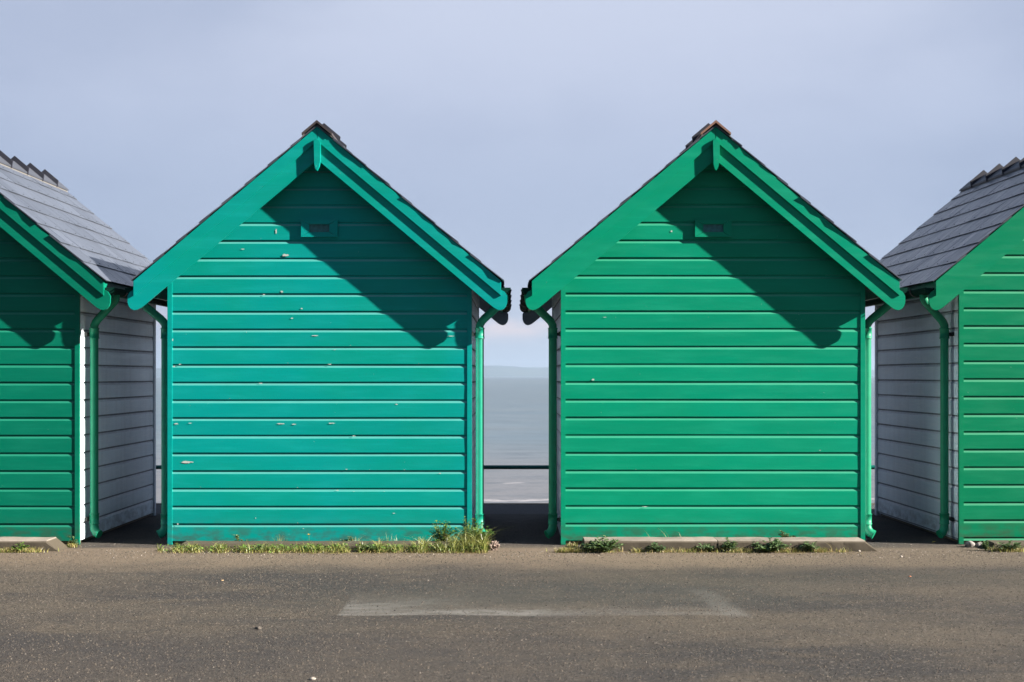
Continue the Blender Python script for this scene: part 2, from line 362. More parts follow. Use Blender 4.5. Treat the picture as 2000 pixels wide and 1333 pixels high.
def sea():
    t = NT('estuary_water'); p = t.pos(obj=False); X, Y, Z = t.sep(p)[0:3]
    n1 = t.noise(t.pos((.25, 1, 1), obj=False), .9, 6, .6); n2 = t.noise(t.pos((.02, .06, 1), obj=False), 1, 5, .55)
    n3 = t.noise(t.pos((.10, .5, 1), obj=False), .35, 5, .6)
    c = t.mix(t.rng(n2, .35, .65), (.080, .114, .142), (.100, .126, .146))
    c = t.mix(t.rng(n3, .45, .7, 0, .6), c, (.080, .098, .108))
    c = t.mix(t.rng(Y, 90, 38), c, (.112, .112, .118))
    n4 = t.noise(t.pos((.35, 1.1, 1), (2, 0, 0), obj=False), .8, 5, .65)
    c = t.mix(t.math('MULTIPLY', t.rng(n4, .49, .60), t.rng(Y, 900, 200, 0, .38)), c, (.030, .046, .060))
    Yw = t.math('ADD', Y, t.math('MULTIPLY', t.math('SUBTRACT', t.noise(t.pos((.22, .1, 1), obj=False), 1, 4), .5), 6))
    f = t.math('MULTIPLY', t.rng(t.math('ABSOLUTE', t.math('SUBTRACT', Yw, 38.3)), .45, .15), t.rng(t.noise(p, .6, 6, .7), .40, .54))
    f2 = t.math('MULTIPLY', t.rng(t.math('ABSOLUTE', t.math('SUBTRACT', Yw, 46.5)), .5, .1), t.rng(t.noise(t.pos((.5, 1, 1), (8, 0, 0), obj=False), .5, 4, .6), .52, .62))
    ff = t.math('MAXIMUM', f, f2)
    c = t.mix(t.math('MULTIPLY', ff, .8), c, (.30, .28, .285))
    h = t.math('ADD', t.math('MULTIPLY', n1, .5), t.noise(t.pos((.6, 2.2, 1), obj=False), 2.2, 4, .6))
    m = t.fin(c, .45, t.bump(h, .5, .12), .4)
    b = MB(); ys = [27, 60, 120, 400, 2000, 8000, 17500]
    vs = []; fs = []
    for y in ys: vs += [(-max(900, y), y, -3.0), (max(900, y), y, -3.0)]
    for i in range(len(ys)-1): fs.append((2*i, 2*i+1, 2*i+3, 2*i+2))
    b.add(vs, fs); tag(b.build('sea', m), kind='structure')
sea()

def hills():
    t = NT('far_hill_fields'); c = t.mix(t.rng(t.noise(t.pos(obj=False), .002, 5), .4, .6), (.03, .05, .05), (.05, .07, .06))
    m = t.fin(c, .95, None, .1)
    b = MB(); n = 160; W = 11000
    rows = [(12000, 0.0), (12300, .75), (13000, 1.0), (14000, .6), (15500, 0)]
    vs = []
    for y, k in rows:
        for i in range(n + 1):
            x = -W + 2 * W * i / n
            h = 52 + 42 * math.exp(-((x + 700) / 3300) ** 2) + 40 * noise.noise(Vector((x / 1600, 3, 1))) + 12 * noise.noise(Vector((x / 350, 9, 1)))
            vs.append((x, y, -3 - (5 if k == 0 else 0) + max(8, h) * k))
    fs = [(j*(n+1)+i, j*(n+1)+i+1, (j+1)*(n+1)+i+1, (j+1)*(n+1)+i) for j in range(len(rows)-1) for i in range(n)]
    b.add(vs, fs, 0, True); tag(b.build('hills', m), kind='structure')
hills()

def haze():
    m = bpy.data.materials.new('sea_air'); m.use_nodes = True; n, l = m.node_tree.nodes, m.node_tree.links; n.clear()
    o = n.new('ShaderNodeOutputMaterial'); v = n.new('ShaderNodeVolumePrincipled')
    v.inputs['Color'].default_value = (.40, .51, .67, 1); v.inputs['Density'].default_value = 9.5e-5; v.inputs['Anisotropy'].default_value = .2
    l.new(v.outputs[0], o.inputs['Volume'])
    b = MB(); b.box(-18500, 18500, -80, 18500, -9, 190)
    tag(b.build('haze', m), kind='stuff', label='thin pale sea haze lying over the water')
HAZE = True
if HAZE: haze()

# ------------------------------------------------------------ the beach huts
HW, L, TAN = 1.197, 2.42, math.tan(R(40))
APEX, PITCH = 3.24, .1395
EAVE_U = 1.43
REAR = 3.18                       # rear verge (deep porch overhang towards the sea)
T = lambda u: APEX - TAN * u      # top line of the barge boards

def siding(rnd, halfw, z_lo, z_hi_of, axis, face, length, zoff=0, lo=None, hi=None, chips=()):
    """overlapping boards with a bevelled upper edge; axis 'x': runs along x facing -y, else runs along y facing side"""
    m = MB(); k = 0; z0 = z_lo + zoff
    if zoff > 0: z0 -= PITCH
    while True:
        zb = z0 + k * PITCH; k += 1
        if zb > z_hi_of(0): break
        g = rnd.uniform(-.0014, .0014)
        prof = [(.006, 0), (0, .0012), (0, .1095), (.0010, .1110), (.0076, .1262), (.0088, .1395)]
        zt = PITCH
        if zb < z_lo: prof = [(d, max(h, z_lo - zb)) for d, h in prof]
        xs = []
        n = 12
        ph = rnd.uniform(0, 9); tw = rnd.uniform(-.0015, .0015)
        rows = []
        for d, h in prof:
            z = zb + h; row = []
            w = halfw if axis == 'y' else min(halfw, max(0.01, (z_hi_of(0) - z) / TAN))
            for i in range(n + 1):
                if axis == 'x': a = -w + 2 * w * i / n
                else: a = lo + (hi - lo) * i / n
                wz = .0012 * noise.noise(Vector((a * .9, ph, 0)))
                wd = .0016 * noise.noise(Vector((a * .7, ph, 5))) + tw * (h / PITCH - .5) + g * .4
                zz = min(z + wz, z_hi_of(0)) if axis == 'x' else min(z + wz, z_hi_of(1))
                if axis == 'x': row.append((a, face + d + wd + .0018, zz))
                else: row.append((face - math.copysign(d + wd + .0018, face), a, zz))
            rows.append(row)
        vs = [v for r in rows for v in r]; nn = n + 1
        fs = [(j*nn+i, j*nn+i+1, (j+1)*nn+i+1, (j+1)*nn+i) for j in range(len(rows)-1) for i in range(n)]
        m.add(vs, fs)
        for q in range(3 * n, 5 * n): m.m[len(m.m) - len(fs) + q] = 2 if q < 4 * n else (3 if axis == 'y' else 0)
        if axis == 'y' and zb + PITCH > z_hi_of(1): break
    for (cx, cz, w, h) in list(chips) + ([(rnd.uniform(-1.1, 1.1), PITCH * rnd.randint(0, 14) + rnd.choice((.004, .008, .1, .112)), rnd.uniform(.008, .03), rnd.uniform(.003, .007)) for _ in range(14)] if len(chips) > 9 else []):      # flaked-off paint on individual boards
        n = 22; rim = []
        for i in range(n):
            a = 2 * math.pi * i / n; rr = .62 + .38 * noise.noise(Vector((math.cos(a) * 2.3 + cx * 9, math.sin(a) * 2.3, cz * 9))) + rnd.uniform(-.13, .13)
            rim.append((cx + w * .5 * rr * math.cos(a), -.0016, cz + h * .5 * rr * math.sin(a)))
        m.add(rim, [tuple(range(n))], 1)
    return m

def slates(rnd, s, front, rear):
    m = MB(); exp_, ln = .232, .33; ca, sa = math.cos(R(40)), math.sin(R(40))
    U0 = EAVE_U + .012; tot = U0 / ca
    j = 0
    while True:
        d0 = tot - j * exp_                # distance down slope of the lower edge
        if d0 < .06: break
        d1 = max(.0, d0 - ln)
        y = front - (.13 if j % 2 else 0); k = 0
        while y < rear:
            w = .262
            a, b = max(y, front) + .0012, min(y + w, rear) - .0012
            first = y <= front + .001; last = y + w >= rear
            y += w
            if b - a < .03: continue
            if first: a += rnd.uniform(-.005, .004)
            if last: b += rnd.uniform(-.012, .012)
            dl = d0 + rnd.uniform(-.003, .003); lift = .017 + rnd.uniform(-.0015, .002); tk = .0065
            sub = 4 if first else 1
            def P(dd, off, yy): return (s * (dd * ca + off * sa), yy, APEX + .002 - dd * sa + off * ca)
            # jagged chipped verge on the front column
            ys0 = [a + (rnd.uniform(-.004, .004) if first else 0) for _ in range(sub + 1)]
            ds = [dl + (d1 - dl) * i / sub for i in range(sub + 1)]
            off = lambda i: lift + (.006 - lift) * i / sub
            vs = []
            for i in range(sub + 1):
                vs += [P(ds[i], off(i), ys0[i]), P(ds[i], off(i), b), P(ds[i], off(i) - tk, ys0[i]), P(ds[i], off(i) - tk, b)]
            fs = [(0, 1, 3, 2), (4*sub, 4*sub+2, 4*sub+3, 4*sub+1)]
            for i in range(sub):
                q = 4*i; fs += [(q, q+4, q+5, q+1), (q+2, q+3, q+7, q+6), (q, q+2, q+6, q+4), (q+1, q+5, q+7, q+3)]
            m.add(vs, fs)
            # rivet holding the tail
            if not first:
                c = P(dl - .03, lift + .0015, (a + b) / 2); r = .0045
                m.add([(c[0] + r*x, c[1] + r*yy, c[2] + r*z) for x, yy, z in ((1,0,0),(-1,0,0),(0,1,0),(0,-1,0),(0,0,1),(0,0,-1))],
                      [(0,2,4),(2,1,4),(1,3,4),(3,0,4),(2,0,5),(1,2,5),(3,1,5),(0,3,5)], 1)
        j += 1
    return m

def ridge_tile(y0, y1, leg=.155, collar=True):
    m = MB(); ca, sa = math.cos(R(40)), math.sin(R(40)); z = APEX + .048
    def arch(w, off, th):
        o = [(-w * ca, z + off - w * sa), (0, z + off), (w * ca, z + off - w * sa)]
        i = [(w * ca - th * sa * .2, z + off - w * sa - th), (0, z + off - th * 1.3), (-w * ca + th * sa * .2, z + off - w * sa - th)]
        return o + i
    m.prism(arch(leg, 0, .016), y0, y1 - .001)
    if collar: m.prism(arch(leg + .018, .052, .066), y0 - .001, y0 + .013, 1)     # raised collar over the joint
    return m

def barge(s, yf, sgn, th_low=.022, th_up=.036):
    """outlines in (u,z): deep lower board with a rounded foot, narrower board over its upper half"""
    low_top = lambda u: APEX - .10 - TAN * u; low_bot = lambda u: APEX - .257 - TAN * u
    foot = [(1.345, low_bot(1.345)), (1.375, 1.831), (1.400, 1.817), (1.425, 1.812), (1.450, 1.821), (1.468, 1.842), (1.478, 1.872), (1.478, 1.925), (1.458, 1.957), (1.425, 1.975)]
    pts = [(s * .0006, low_top(0)), (s * .0006, low_bot(0))] + [(s * u, z) for u, z in foot] + [(s * 1.40, low_top(1.40))]
    lo = MB(); lo.prism(pts, yf, yf + sgn * th_low)
    up = MB(); up.prism([(s * .0006, T(0)), (s * .0006, T(0) - .117), (s * EAVE_U, T(EAVE_U) - .117), (s * EAVE_U, T(EAVE_U) + 0)], yf - sgn * .014, yf + sgn * (th_low - .0))
    # stop the two boards sharing the back plane
    return lo, up

def make_hut(cx, paintm, bevelm, pipem, label, seed, rz=0, zoff=0, ridge=RIDGE, ridge0=None, pipe_y=.175, chips=(), base_mat=None, first_gap=None):
    rnd = random.Random(seed)
    root = empty('beach_hut', (cx, 0, 0), rz)
    tag(root, label, 'beach hut', 'beach huts in a row along the promenade')
    ztop = APEX - .045
    front = siding(rnd, HW - .034, 0, lambda q: ztop, 'x', 0, 0, zoff, chips=chips)
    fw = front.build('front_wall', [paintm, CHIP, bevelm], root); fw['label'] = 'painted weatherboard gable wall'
    for s in (-1, 1):
        zs = T(HW) - .045
        siding(rnd, 0, 0, lambda q, z=zs: z, 'y', s * (HW - .006), 0, zoff * .5, lo=.024, hi=L - .06).build('side_wall', [WHITE, WHITE, EDGE_SHADE_W, GROOVE], root)
    bk = MB(); bk.prism([(-HW + .03, 0), (HW - .03, 0), (HW - .03, T(HW) - .05), (0, ztop - .02), (-HW + .03, T(HW) - .05)], L - .05, L - .01)
    bk.build('back_wall', WHITE, root)
    fl = MB(); fl.box(-HW + .04, HW - .04, .03, L - .07, GZ - .01, .03); fl.build('floor_base', SOFFIT, root)
    for s in (-1, 1):
        c = MB(); a, b = sorted((s * (HW - .036), s * (HW + .002))); zt = T(HW) - .055
        c.box(a, b, -.0042, .022, -.028, zt); c.build('corner_board', paintm, root, .0015)
        c = MB(); a, b = sorted((s * (HW - .03), s * (HW + .004))); c.box(a, b, L - .058, L, -.06, zt); c.build('corner_board', WHITE, root, .0015)['label'] = 'white rear corner board'
    # roof: boarding, slates, ridge
    for s in (-1, 1):
        d = MB(); d.prism([(s * .0005, T(0) - .004), (s * .0005, T(0) - .034), (s * (EAVE_U - .03), T(EAVE_U - .03) - .034), (s * (EAVE_U - .03), T(EAVE_U - .03) - .004)], -.112, REAR - .02)
        roof = d.build('roof', SOFFIT, root)
        sl = slates(rnd, s, -.1575, REAR + .03).build('slates', [SLATE, BLACK], roof)
        f = MB(); a, b = sorted((s * (EAVE_U - .028), s * (EAVE_U - .006))); f.box(a, b, -.110, REAR - .022, T(EAVE_U) - .10, T(EAVE_U) + .002); f.build('fascia', paintm, roof)
    y = -.168; i = 0
    while y < REAR:
        y1 = min(y + .43, REAR + .04)
        rt = ridge_tile(y, y1, collar=i > 0).build('ridge_tile', [ridge0 if (i == 0 and ridge0) else ridge, FIN], root)
        if i == 0 and ridge0: rt['label'] = 'brown end ridge tile'
        y += .43; i += 1
    mo = MB(); ca, sa = .766, .643
    for s in (-1, 1):
        mo.prism([(s * .10, T(.10) + .012), (s * .118, T(.118) + .012), (s * .118, T(.118) + .020), (s * .10, T(.10) + .026)], -.160, REAR + .02)
    mo.build('ridge_mortar', MORTAR, root)
    # barge boards, front and rear
    for s in (-1, 1):
        lo, up = barge(s, -.136, 1)
        b = lo.build('barge_board', paintm, root, .0015); up.build('verge_board', paintm, b, .003)
        lo, up = barge(s, REAR, -1)
        b = lo.build('barge_board', GREYP, root); b['label'] = 'grey rear barge board facing the sea'; up.build('verge_board', GREYP, b)
    fi = MB(); fi.prism([(-.0265, 3.128), (.0, 3.148), (.030, 3.108), (.028, 2.975), (.019, 2.925), (.002, 2.893), (-.012, 2.905), (-.022, 2.945)], -.172, -.138)
    fi.build('finial', paintm, root, .003)
    # vent
    ve = MB(); vz = 2.463; hw_, hh = .145, .070; iw, ih = .078, .030
    for a in range(4):
        o = [(-hw_, -hh), (hw_, -hh), (hw_, hh), (-hw_, hh)]; n_ = [(-iw, -ih), (iw, -ih), (iw, ih), (-iw, ih)]
        p, q = a, (a + 1) % 4
        g = .0012
        c4 = [o[p], o[q], n_[q], n_[p]]
        mx = sum(v[0] for v in c4) / 4; mz = sum(v[1] for v in c4) / 4
        c4 = [(v[0] + math.copysign(g, mx - v[0]), v[1] + math.copysign(g, mz - v[1])) for v in c4]
        ve.prism([(x + .0, z + vz) for x, z in c4], -.022, .008)
    v = ve.build('vent_frame', paintm, root)
    vp = MB(); vp.box(-iw - .01, iw + .01, -.006, -.003, vz - ih - .01, vz + ih + .01); vp.build('vent_mesh', PANE, v)
    # gutters with brackets, downpipes
    for s in (-1, 1):
        g = MB(); gu, gz, r = 1.455, 1.990, .050; n = 10; rear = REAR - .02; fy = -.108
        arc = [(s * (gu + r * math.cos(math.pi + math.pi * i / n)), gz + r * math.sin(math.pi + math.pi * i / n)) for i in range(n + 1)]
        arc2 = [(s * (gu + (r - .004) * math.cos(math.pi + math.pi * i / n)), gz + (r - .004) * math.sin(math.pi + math.pi * i / n)) for i in range(n + 1)]
        for i in range(n): g.prism([arc[i], arc[i+1], arc2[i+1], arc2[i]], fy, rear)
        g.prism(arc, fy - .004, fy - .0005); g.prism(arc, rear + .0005, rear + .004)
        gt = g.build('gutter', GUTTER, root)
        yb = .25
        while yb < rear:
            b = MB(); r2 = r + .005
            arc3 = [(s * (gu + r2 * math.cos(math.pi + math.pi * i / n)), gz + r2 * math.sin(math.pi + math.pi * i / n)) for i in range(n + 1)]
            a1 = [(s * (gu + (r+.0008) * math.cos(math.pi + math.pi * i / n)), gz + (r+.0008) * math.sin(math.pi + math.pi * i / n)) for i in range(n + 1)]
            for i in range(n): b.prism([arc3[i], arc3[i+1], a1[i+1], a1[i]], yb, yb + .03)
            b.box(*sorted((s * (gu + r - .004), s * (gu + r + .007))), yb, yb + .02, gz - .004, gz + .008)
            b.build('gutter_bracket', BLACK, gt); yb += .8
        pu, py, r = HW + .060, pipe_y, .0325
        dp = MB()
        top = [(s * gu, py - .10, 1.945), (s * gu, py - .10, 1.915), (s * (gu - .012), py - .095, 1.893)]
        bend = [(s * (pu + .035), py - .012, 1.757), (s * (pu + .015), py - .004, 1.735), (s * pu, py, 1.705), (s * pu, py, 1.66)]
        mid = [(s * pu, py, 1.66 - 1.5 * i / 6) for i in range(1, 7)]
        shoe = [(s * pu, py, .105), (s * (pu + .004), py - .004, .075), (s * (pu + .022), py - .018, .048), (s * (pu + .048), py - .03, .034)]
        dp.tube(top + bend, r); dp.tube([(s * pu, py, 1.662), (s * pu, py, .105)], r)
        d = dp.build('downpipe', pipem, root)
        for z0, z1 in ((1.60, 1.685), (.115, .200)):
            col = MB(); col.tube([(s*pu, py, z0), (s*pu, py, z0 + .008), (s*pu, py, z0 + .009), (s*pu, py, z1 - .009), (s*pu, py, z1 - .008), (s*pu, py, z1)],
                     [r + .007, r + .007, r + .004, r + .004, r + .007, r + .007])
            col.build('pipe_collar', pipem, d)
        sh = MB(); sh.tube(shoe, [r + .001, r + .003, r + .003, r + .004]); sh.build('pipe_shoe', pipem, d)
        for z in (1.635, .155):
            br = MB(); br.box(*sorted((s * (HW - .002), s * (pu - r - .001))), py - .012, py + .012, z - .012, z + .012)
            br.box(*sorted((s * (HW - .004), s * (HW + .012))), py - .05, py + .05, z - .016, z + .016)
            br.build('pipe_bracket', BLACK, d, .002)
    return root

px = lambda x, d=11.3: (x - 1000) * d / F_PX
chips1 = [((x - 625) / 248, 1.3 - (y - 735) / 248, w / 290, h / 270) for x, y, w, h in
          [(558, 499, 22, 9), (365, 903, 42, 7), (548, 828, 26, 3.5), (575, 829, 14, 3), (648, 827, 22, 3), (616, 656, 22, 3), (571, 622, 9, 4),
           (590, 603, 7, 4), (551, 570, 9, 6), (516, 576, 8, 4), (660, 958, 12, 3), (775, 790, 10, 3), (645, 712, 12, 3), (345, 828, 14, 4), (372, 827, 10, 3),
           (341, 716, 10, 3), (352, 712, 9, 3), (510, 749, 14, 3), (692, 852, 14, 3), (880, 657, 26, 2.5), (540, 452, 5, 18), (475, 487, 12, 3), (860, 925, 8, 3), (348, 1024, 6, 5), (338, 664, 4, 8), (770, 1003, 10, 2.5), (500, 1012, 3, 5)]]
chips2 = [((x - 1391) / 248, 1.3 - (y - 735) / 248, w / 248, h / 248) for x, y, w, h in [(1157, 742, 8, 5), (1258, 990, 16, 1.6), (1180, 620, 12, 1.5), (1310, 452, 5, 6), (1600, 880, 5, 2)]]
h0 = make_hut(-4.605, GREEN_D, EDGE_LIT_D, PIPE, 'dark green beach hut cut off by the left picture edge, white side wall showing', 10, R(0), .0, pipe_y=.20)
h1 = make_hut(-1.515, TEAL, EDGE_LIT_T, PIPE_T, 'teal blue green beach hut with flaked paint and grass along its foot', 11, 0, 0, ridge=RIDGE_D, chips=chips1)
h2 = make_hut(1.583, GREEN, EDGE_LIT_G, PIPE, 'bright emerald green beach hut with brown ridge end and long concrete kerb in front', 12, 0, .004, ridge=RIDGE_D, ridge0=SLATE_B, chips=chips2)
h3 = make_hut(4.726, GREEN_R, EDGE_LIT_R, PIPE, 'mid green beach hut cut off by the right picture edge, shaded slate slope showing', 13, R(1.2), .028); h3.location.y = .05

# ------------------------------------------------------------ kerbs
def kerb(x0, x1, ztop, yf, yb, label, taper_l=.0, taper_r=.11, seed=0):
    m = MB(); n = max(4, int((x1 - x0) / .08)); rnd = random.Random(seed)
    o = empty('concrete_kerb', ((x0 + x1) / 2, (yf + yb) / 2, GZ)); tag(o, label, 'kerb', 'concrete kerbs at the foot of the huts')
    cx, cy = (x0 + x1) / 2, (yf + yb) / 2
    sec = [(yf, 0 - .02), (yf + .012, ztop - GZ - .018), (yf + .026, ztop - GZ - .004), (yf + .05, ztop - GZ), (yb, ztop - GZ), (yb, -.02)]
    rows = []
    for i in range(n + 1):
        f = i / n; x = x0 + (x1 - x0) * f; row = []
        for k, (y, z) in enumerate(sec):
            lo = z < .0
            xx = x
            if lo: xx = x0 - taper_l + (x1 + taper_r - x0 + taper_l) * f
            j = 0 if lo or i in (0, n) else .003
            row.append((xx - cx + rnd.uniform(-j, j), y - cy + rnd.uniform(-j, j), z + rnd.uniform(-j, j) * .8))
        rows.append(row)
    q = len(sec); vs = [v for r in rows for v in r]
    fs = [(i*q+k, (i+1)*q+k, (i+1)*q+k+1, i*q+k+1) for i in range(n) for k in range(q - 1)]
    fs += [tuple(range(q)), tuple(range(n*q+q-1, n*q-1, -1))]
    m.add(vs, fs, 0, False); k = m.build('kerb_stone', CONC, o)
    return o
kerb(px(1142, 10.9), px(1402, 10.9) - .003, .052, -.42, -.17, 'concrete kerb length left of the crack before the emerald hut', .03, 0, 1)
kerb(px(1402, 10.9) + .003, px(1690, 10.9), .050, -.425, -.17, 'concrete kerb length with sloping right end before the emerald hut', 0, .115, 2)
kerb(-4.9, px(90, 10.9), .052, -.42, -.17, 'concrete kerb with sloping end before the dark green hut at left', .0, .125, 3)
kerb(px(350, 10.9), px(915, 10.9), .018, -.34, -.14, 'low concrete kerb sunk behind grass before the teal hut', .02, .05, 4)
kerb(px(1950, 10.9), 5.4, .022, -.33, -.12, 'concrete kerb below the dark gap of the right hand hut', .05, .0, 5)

# ------------------------------------------------------------ railing behind the huts
def railing():
    Y = 4.25; z = CAMZ - 178 * (Y + CAMD) / F_PX; m = MB()
    o = empty('sea_railing', (0, Y, -.68)); tag(o, 'dark green tubular railing at the sea edge behind the huts', 'railing')
    t = MB(); t.tube([(-9, 0, z + .68), (9, 0, z + .68)], .022); t.build('top_rail', PIPE_D, o)
    t = MB(); t.tube([(-9, 0, z + .20), (9, 0, z + .20)], .018); t.build('lower_rail', PIPE_D, o)
    for x in (-7.8, -6.1, -4.6, -3.06 + 1.5, 1.55, 4.6, 6.1, 7.8):
        t = MB(); t.tube([(x, 0, 0), (x, 0, z + .66)], .026); t.build('rail_post', PIPE_D, o)
PIPE_D = simple('dark_teal_rail_paint', (.003, .085, .075), .35, 14, .3)
railing()

# ------------------------------------------------------------ weeds, grass, grit
def blade(m, rnd, x, y, z, h, w, mi, lean=.5, segs=3, dirn=None):
    a = rnd.uniform(0, 2 * math.pi) if dirn is None else dirn
    dx, dy = math.cos(a), math.sin(a); b = rnd.uniform(0, math.pi); wx, wy = math.cos(b) * w / 2, math.sin(b) * w / 2
    l = rnd.uniform(.2, 1) * lean * h; vs = []
    for i in range(segs + 1):
        f = i / segs; k = 1 - f * .95; o = l * f * f
        zz = z + h * (f - .35 * lean * f * f)
        vs += [(x + dx*o - wx*k, y + dy*o - wy*k, zz), (x + dx*o + wx*k, y + dy*o + wy*k, zz)]
    m.add(vs, [(2*i, 2*i+1, 2*i+3, 2*i+2) for i in range(segs)], mi)

def leaf(m, rnd, c, d, up, ln, w, mi):
    d = d.normalized(); sd = d.cross(up)
    if sd.length < 1e-3: sd = Vector((1, 0, 0))
    sd.normalize(); n = sd.cross(d); c = Vector(c)
    P = lambda t, s_, b: c + d * (t * ln) + sd * (s_ * w) + n * b * ln
    dr = -rnd.uniform(.0, .35)
    vs = [P(0, 0, 0), P(.3, .42, .06), P(.7, .45, .05 + dr * .4), P(1, 0, dr), P(.7, -.45, .05 + dr * .4), P(.3, -.42, .06), P(.35, 0, 0), P(.7, 0, dr * .4)]
    m.add(vs, [(0, 6, 5), (0, 1, 6), (1, 2, 7, 6), (5, 6, 7, 4), (2, 3, 7), (4, 7, 3)], mi)

GRASS_OBJ = None
def grass_strip():
    rnd = random.Random(5); m = MB()
    def density(x):      # by pixel column in the hut row
        return min(1, max(.06, .50 + .26 * (x - 600) / 300 + 1.7 * noise.noise(Vector((x / 26.0, 1, 4)))))
    def z_at(x, y): return GZ + und(x, y)
    for _ in range(17000):
        X = rnd.uniform(308, 952); d = density(X)
        if X < 345: d *= .8
        if rnd.random() > d: continue
        y = -rnd.triangular(.33, .56, .36); x = px(X, CAMD + y)
        k = 1.0 + (1.0 if X > 740 else 0) * (X - 740) / 290
        k *= .7 + .8 * max(0, noise.noise(Vector((X / 11.0, 5, 2))) + .3)
        if rnd.random() < .40: blade(m, rnd, x, y, z_at(x, y) - .003, rnd.uniform(.025, .08 + .06 * d) * k, rnd.uniform(.004, .0075), 0, 1.0)
        elif rnd.random() < .72: blade(m, rnd, x, y, z_at(x, y) - .003, rnd.uniform(.015, .06), rnd.uniform(.003, .005), 1, 1.3)
        else:
            p = Vector((x, y, z_at(x, y) + rnd.uniform(0, .045))); a = rnd.uniform(0, 6.28)
            leaf(m, rnd, p, Vector((math.cos(a), math.sin(a), rnd.uniform(.1, 1))), Vector((0, 0, 1)), rnd.uniform(.016, .032), rnd.uniform(.010, .018), 2)
    # tufts behind the low kerb, against the boards
    for c0, n, h in ((375, 6, .05), (425, 8, .05), (470, 26, .05), (545, 26, .11), (600, 8, .05), (672, 20, .06), (705, 24, .08), (757, 34, .10), (790, 18, .08), (820, 34, .09), (860, 60, .11), (890, 110, .14), (915, 150, .17), (932, 150, .18), (945, 90, .12)):
        for _ in range(n):
            y = -rnd.uniform(.02, .13) if c0 < 850 else -rnd.uniform(.03, .42); x = px(c0 + rnd.gauss(0, 9), CAMD + y)
            blade(m, rnd, x, y, GZ, h * rnd.uniform(.5, 1.25), rnd.uniform(.003, .0055), 0 if rnd.random() < .7 else 1, rnd.uniform(.3, 1.0), 4)
    # thin growth along the other kerbs
    for c0, s_, n, yy in ((1112, 24, 420, -.45), (1175, 40, 130, -.45), (1245, 10, 60, -.45), (1290, 40, 60, -.45), (1350, 60, 130, -.45), (1440, 50, 160, -.45), (1545, 30, 160, -.45), (1600, 22, 160, -.44), (1640, 20, 30, -.45),
                          (40, 40, 360, -.45), (5, 30, 120, -.45), (110, 20, 30, -.2), (140, 12, 110, -.12), (1960, 30, 160, -.38), (1120, 14, 60, -.1), (1230, 30, 26, -.1), (1290, 14, 16, -.1), (1980, 30, 120, -.42)):
        for _ in range(int(n * 1.6)):
            y = yy + rnd.uniform(-.06, .03); X = rnd.gauss(c0, s_ * .5); x = px(X, CAMD + y)
            mi = 0 if rnd.random() < .5 else 1
            blade(m, rnd, x, y, GZ, rnd.uniform(.02, .065), rnd.uniform(.003, .006), mi, 1.0)
    # long bent stalks
    for X, y, h, dr in ((1268, -.1, .17, 2.4), (1305, -.1, .19, 2.2), (1330, -.1, .16, 2.6), (1415, -.1, .10, 1.0), (1145, -.15, .06, 2.8), (560, -.1, .12, 1.8), (700, -.1, .15, .5), (775, -.1, .12, 2.0), (1602, -.45, .12, 2.9), (22, -.1, .07, 1.2), (35, -.1, .06, 2)):
        for _ in range(2): blade(m, rnd, px(X + rnd.uniform(-3, 3)), y, GZ, h * rnd.uniform(.8, 1.1), .0035, 1, .8, 6, dr)
    # flattened dead straw lying on the sand
    for _ in range(900):
        X = rnd.choice((rnd.uniform(600, 950), rnd.uniform(1180, 1690), rnd.uniform(300, 950))); y = -rnd.uniform(.46, .62); x = px(X, CAMD + y); a = rnd.gauss(0, .5); ln = rnd.uniform(.015, .06)
        z = z_at(x, y) + .004; dx, dy = math.cos(a) * ln, math.sin(a) * ln
        m.add([(x, y, z), (x, y + .003, z), (x + dx, y + dy + .002, z + .004), (x + dx, y + dy, z + .004)], [(0, 1, 2, 3)], 1)
    tag(m.build('grass', [BLADE, STRAW, LEAF]), 'rough green and straw coloured grass growing along the kerb feet', 'grass', kind='stuff')
grass_strip()

def weed(X, y, zb, r, h, n, label, mat=LEAF_D, seed=0, ls=.024):
    rnd = random.Random(100 + seed); x = px(X, CAMD + y)
    o = empty('leafy_weed', (x, y, zb)); tag(o, label, 'weed', 'leafy weeds along the kerbs')
    st, lf = MB(), MB()
    ns = max(6, n // 9)
    for i in range(ns):
        a = rnd.uniform(0, 6.28); rr = r * rnd.uniform(.3, 1); hh = h * rnd.uniform(.35, 1) * (1.15 - .6 * rr / r)
        p = [Vector((math.cos(a) * rr * f * .9 + rnd.uniform(-.004, .004), math.sin(a) * rr * f * .6, hh * math.sin(f * 1.5))) for f in (0, .33, .66, 1)]
        st.tube(p, [.0022, .002, .0016, .001], 5)
        for k in range(max(3, n // ns)):
            f = rnd.uniform(.25, 1); q = p[0].lerp(p[3], f); q.z = hh * math.sin(f * 1.5)
            b = rnd.uniform(0, 6.28)
            leaf(lf, rnd, q, Vector((math.cos(b), math.sin(b), rnd.uniform(-.1, .9))), Vector((0, 0, 1)), ls * rnd.uniform(.6, 1.25), ls * rnd.uniform(.45, .8), 0)
    st.build('stem', LEAF, o); lf.build('foliage', mat, o)
    return o
W = [(1182, -.47, GZ, .16, .105, 330, 'largest dark leafy weed, spreading at the left end of the kerb before the emerald hut'),
     (1283, -.46, GZ, .075, .06, 130, 'small leafy weed low against the kerb, second from the left before the emerald hut'),
     (1380, -.45, GZ, .075, .055, 110, 'sparse leafy weed just left of the kerb crack before the emerald hut'),
     (1424, -.45, GZ, .075, .085, 140, 'compact leafy weed just right of the kerb crack before the emerald hut'),
     (1505, -.47, GZ, .14, .095, 280, 'wide dark leafy weed against the right half of the emerald hut kerb'),
     (1583, -.46, GZ, .075, .085, 140, 'upright leafy weed mixed with pale grass near the kerb\'s right end'),
     (1535, -.12, .02, .065, .065, 90, 'small round leafy weed growing behind the kerb against the emerald boards')]
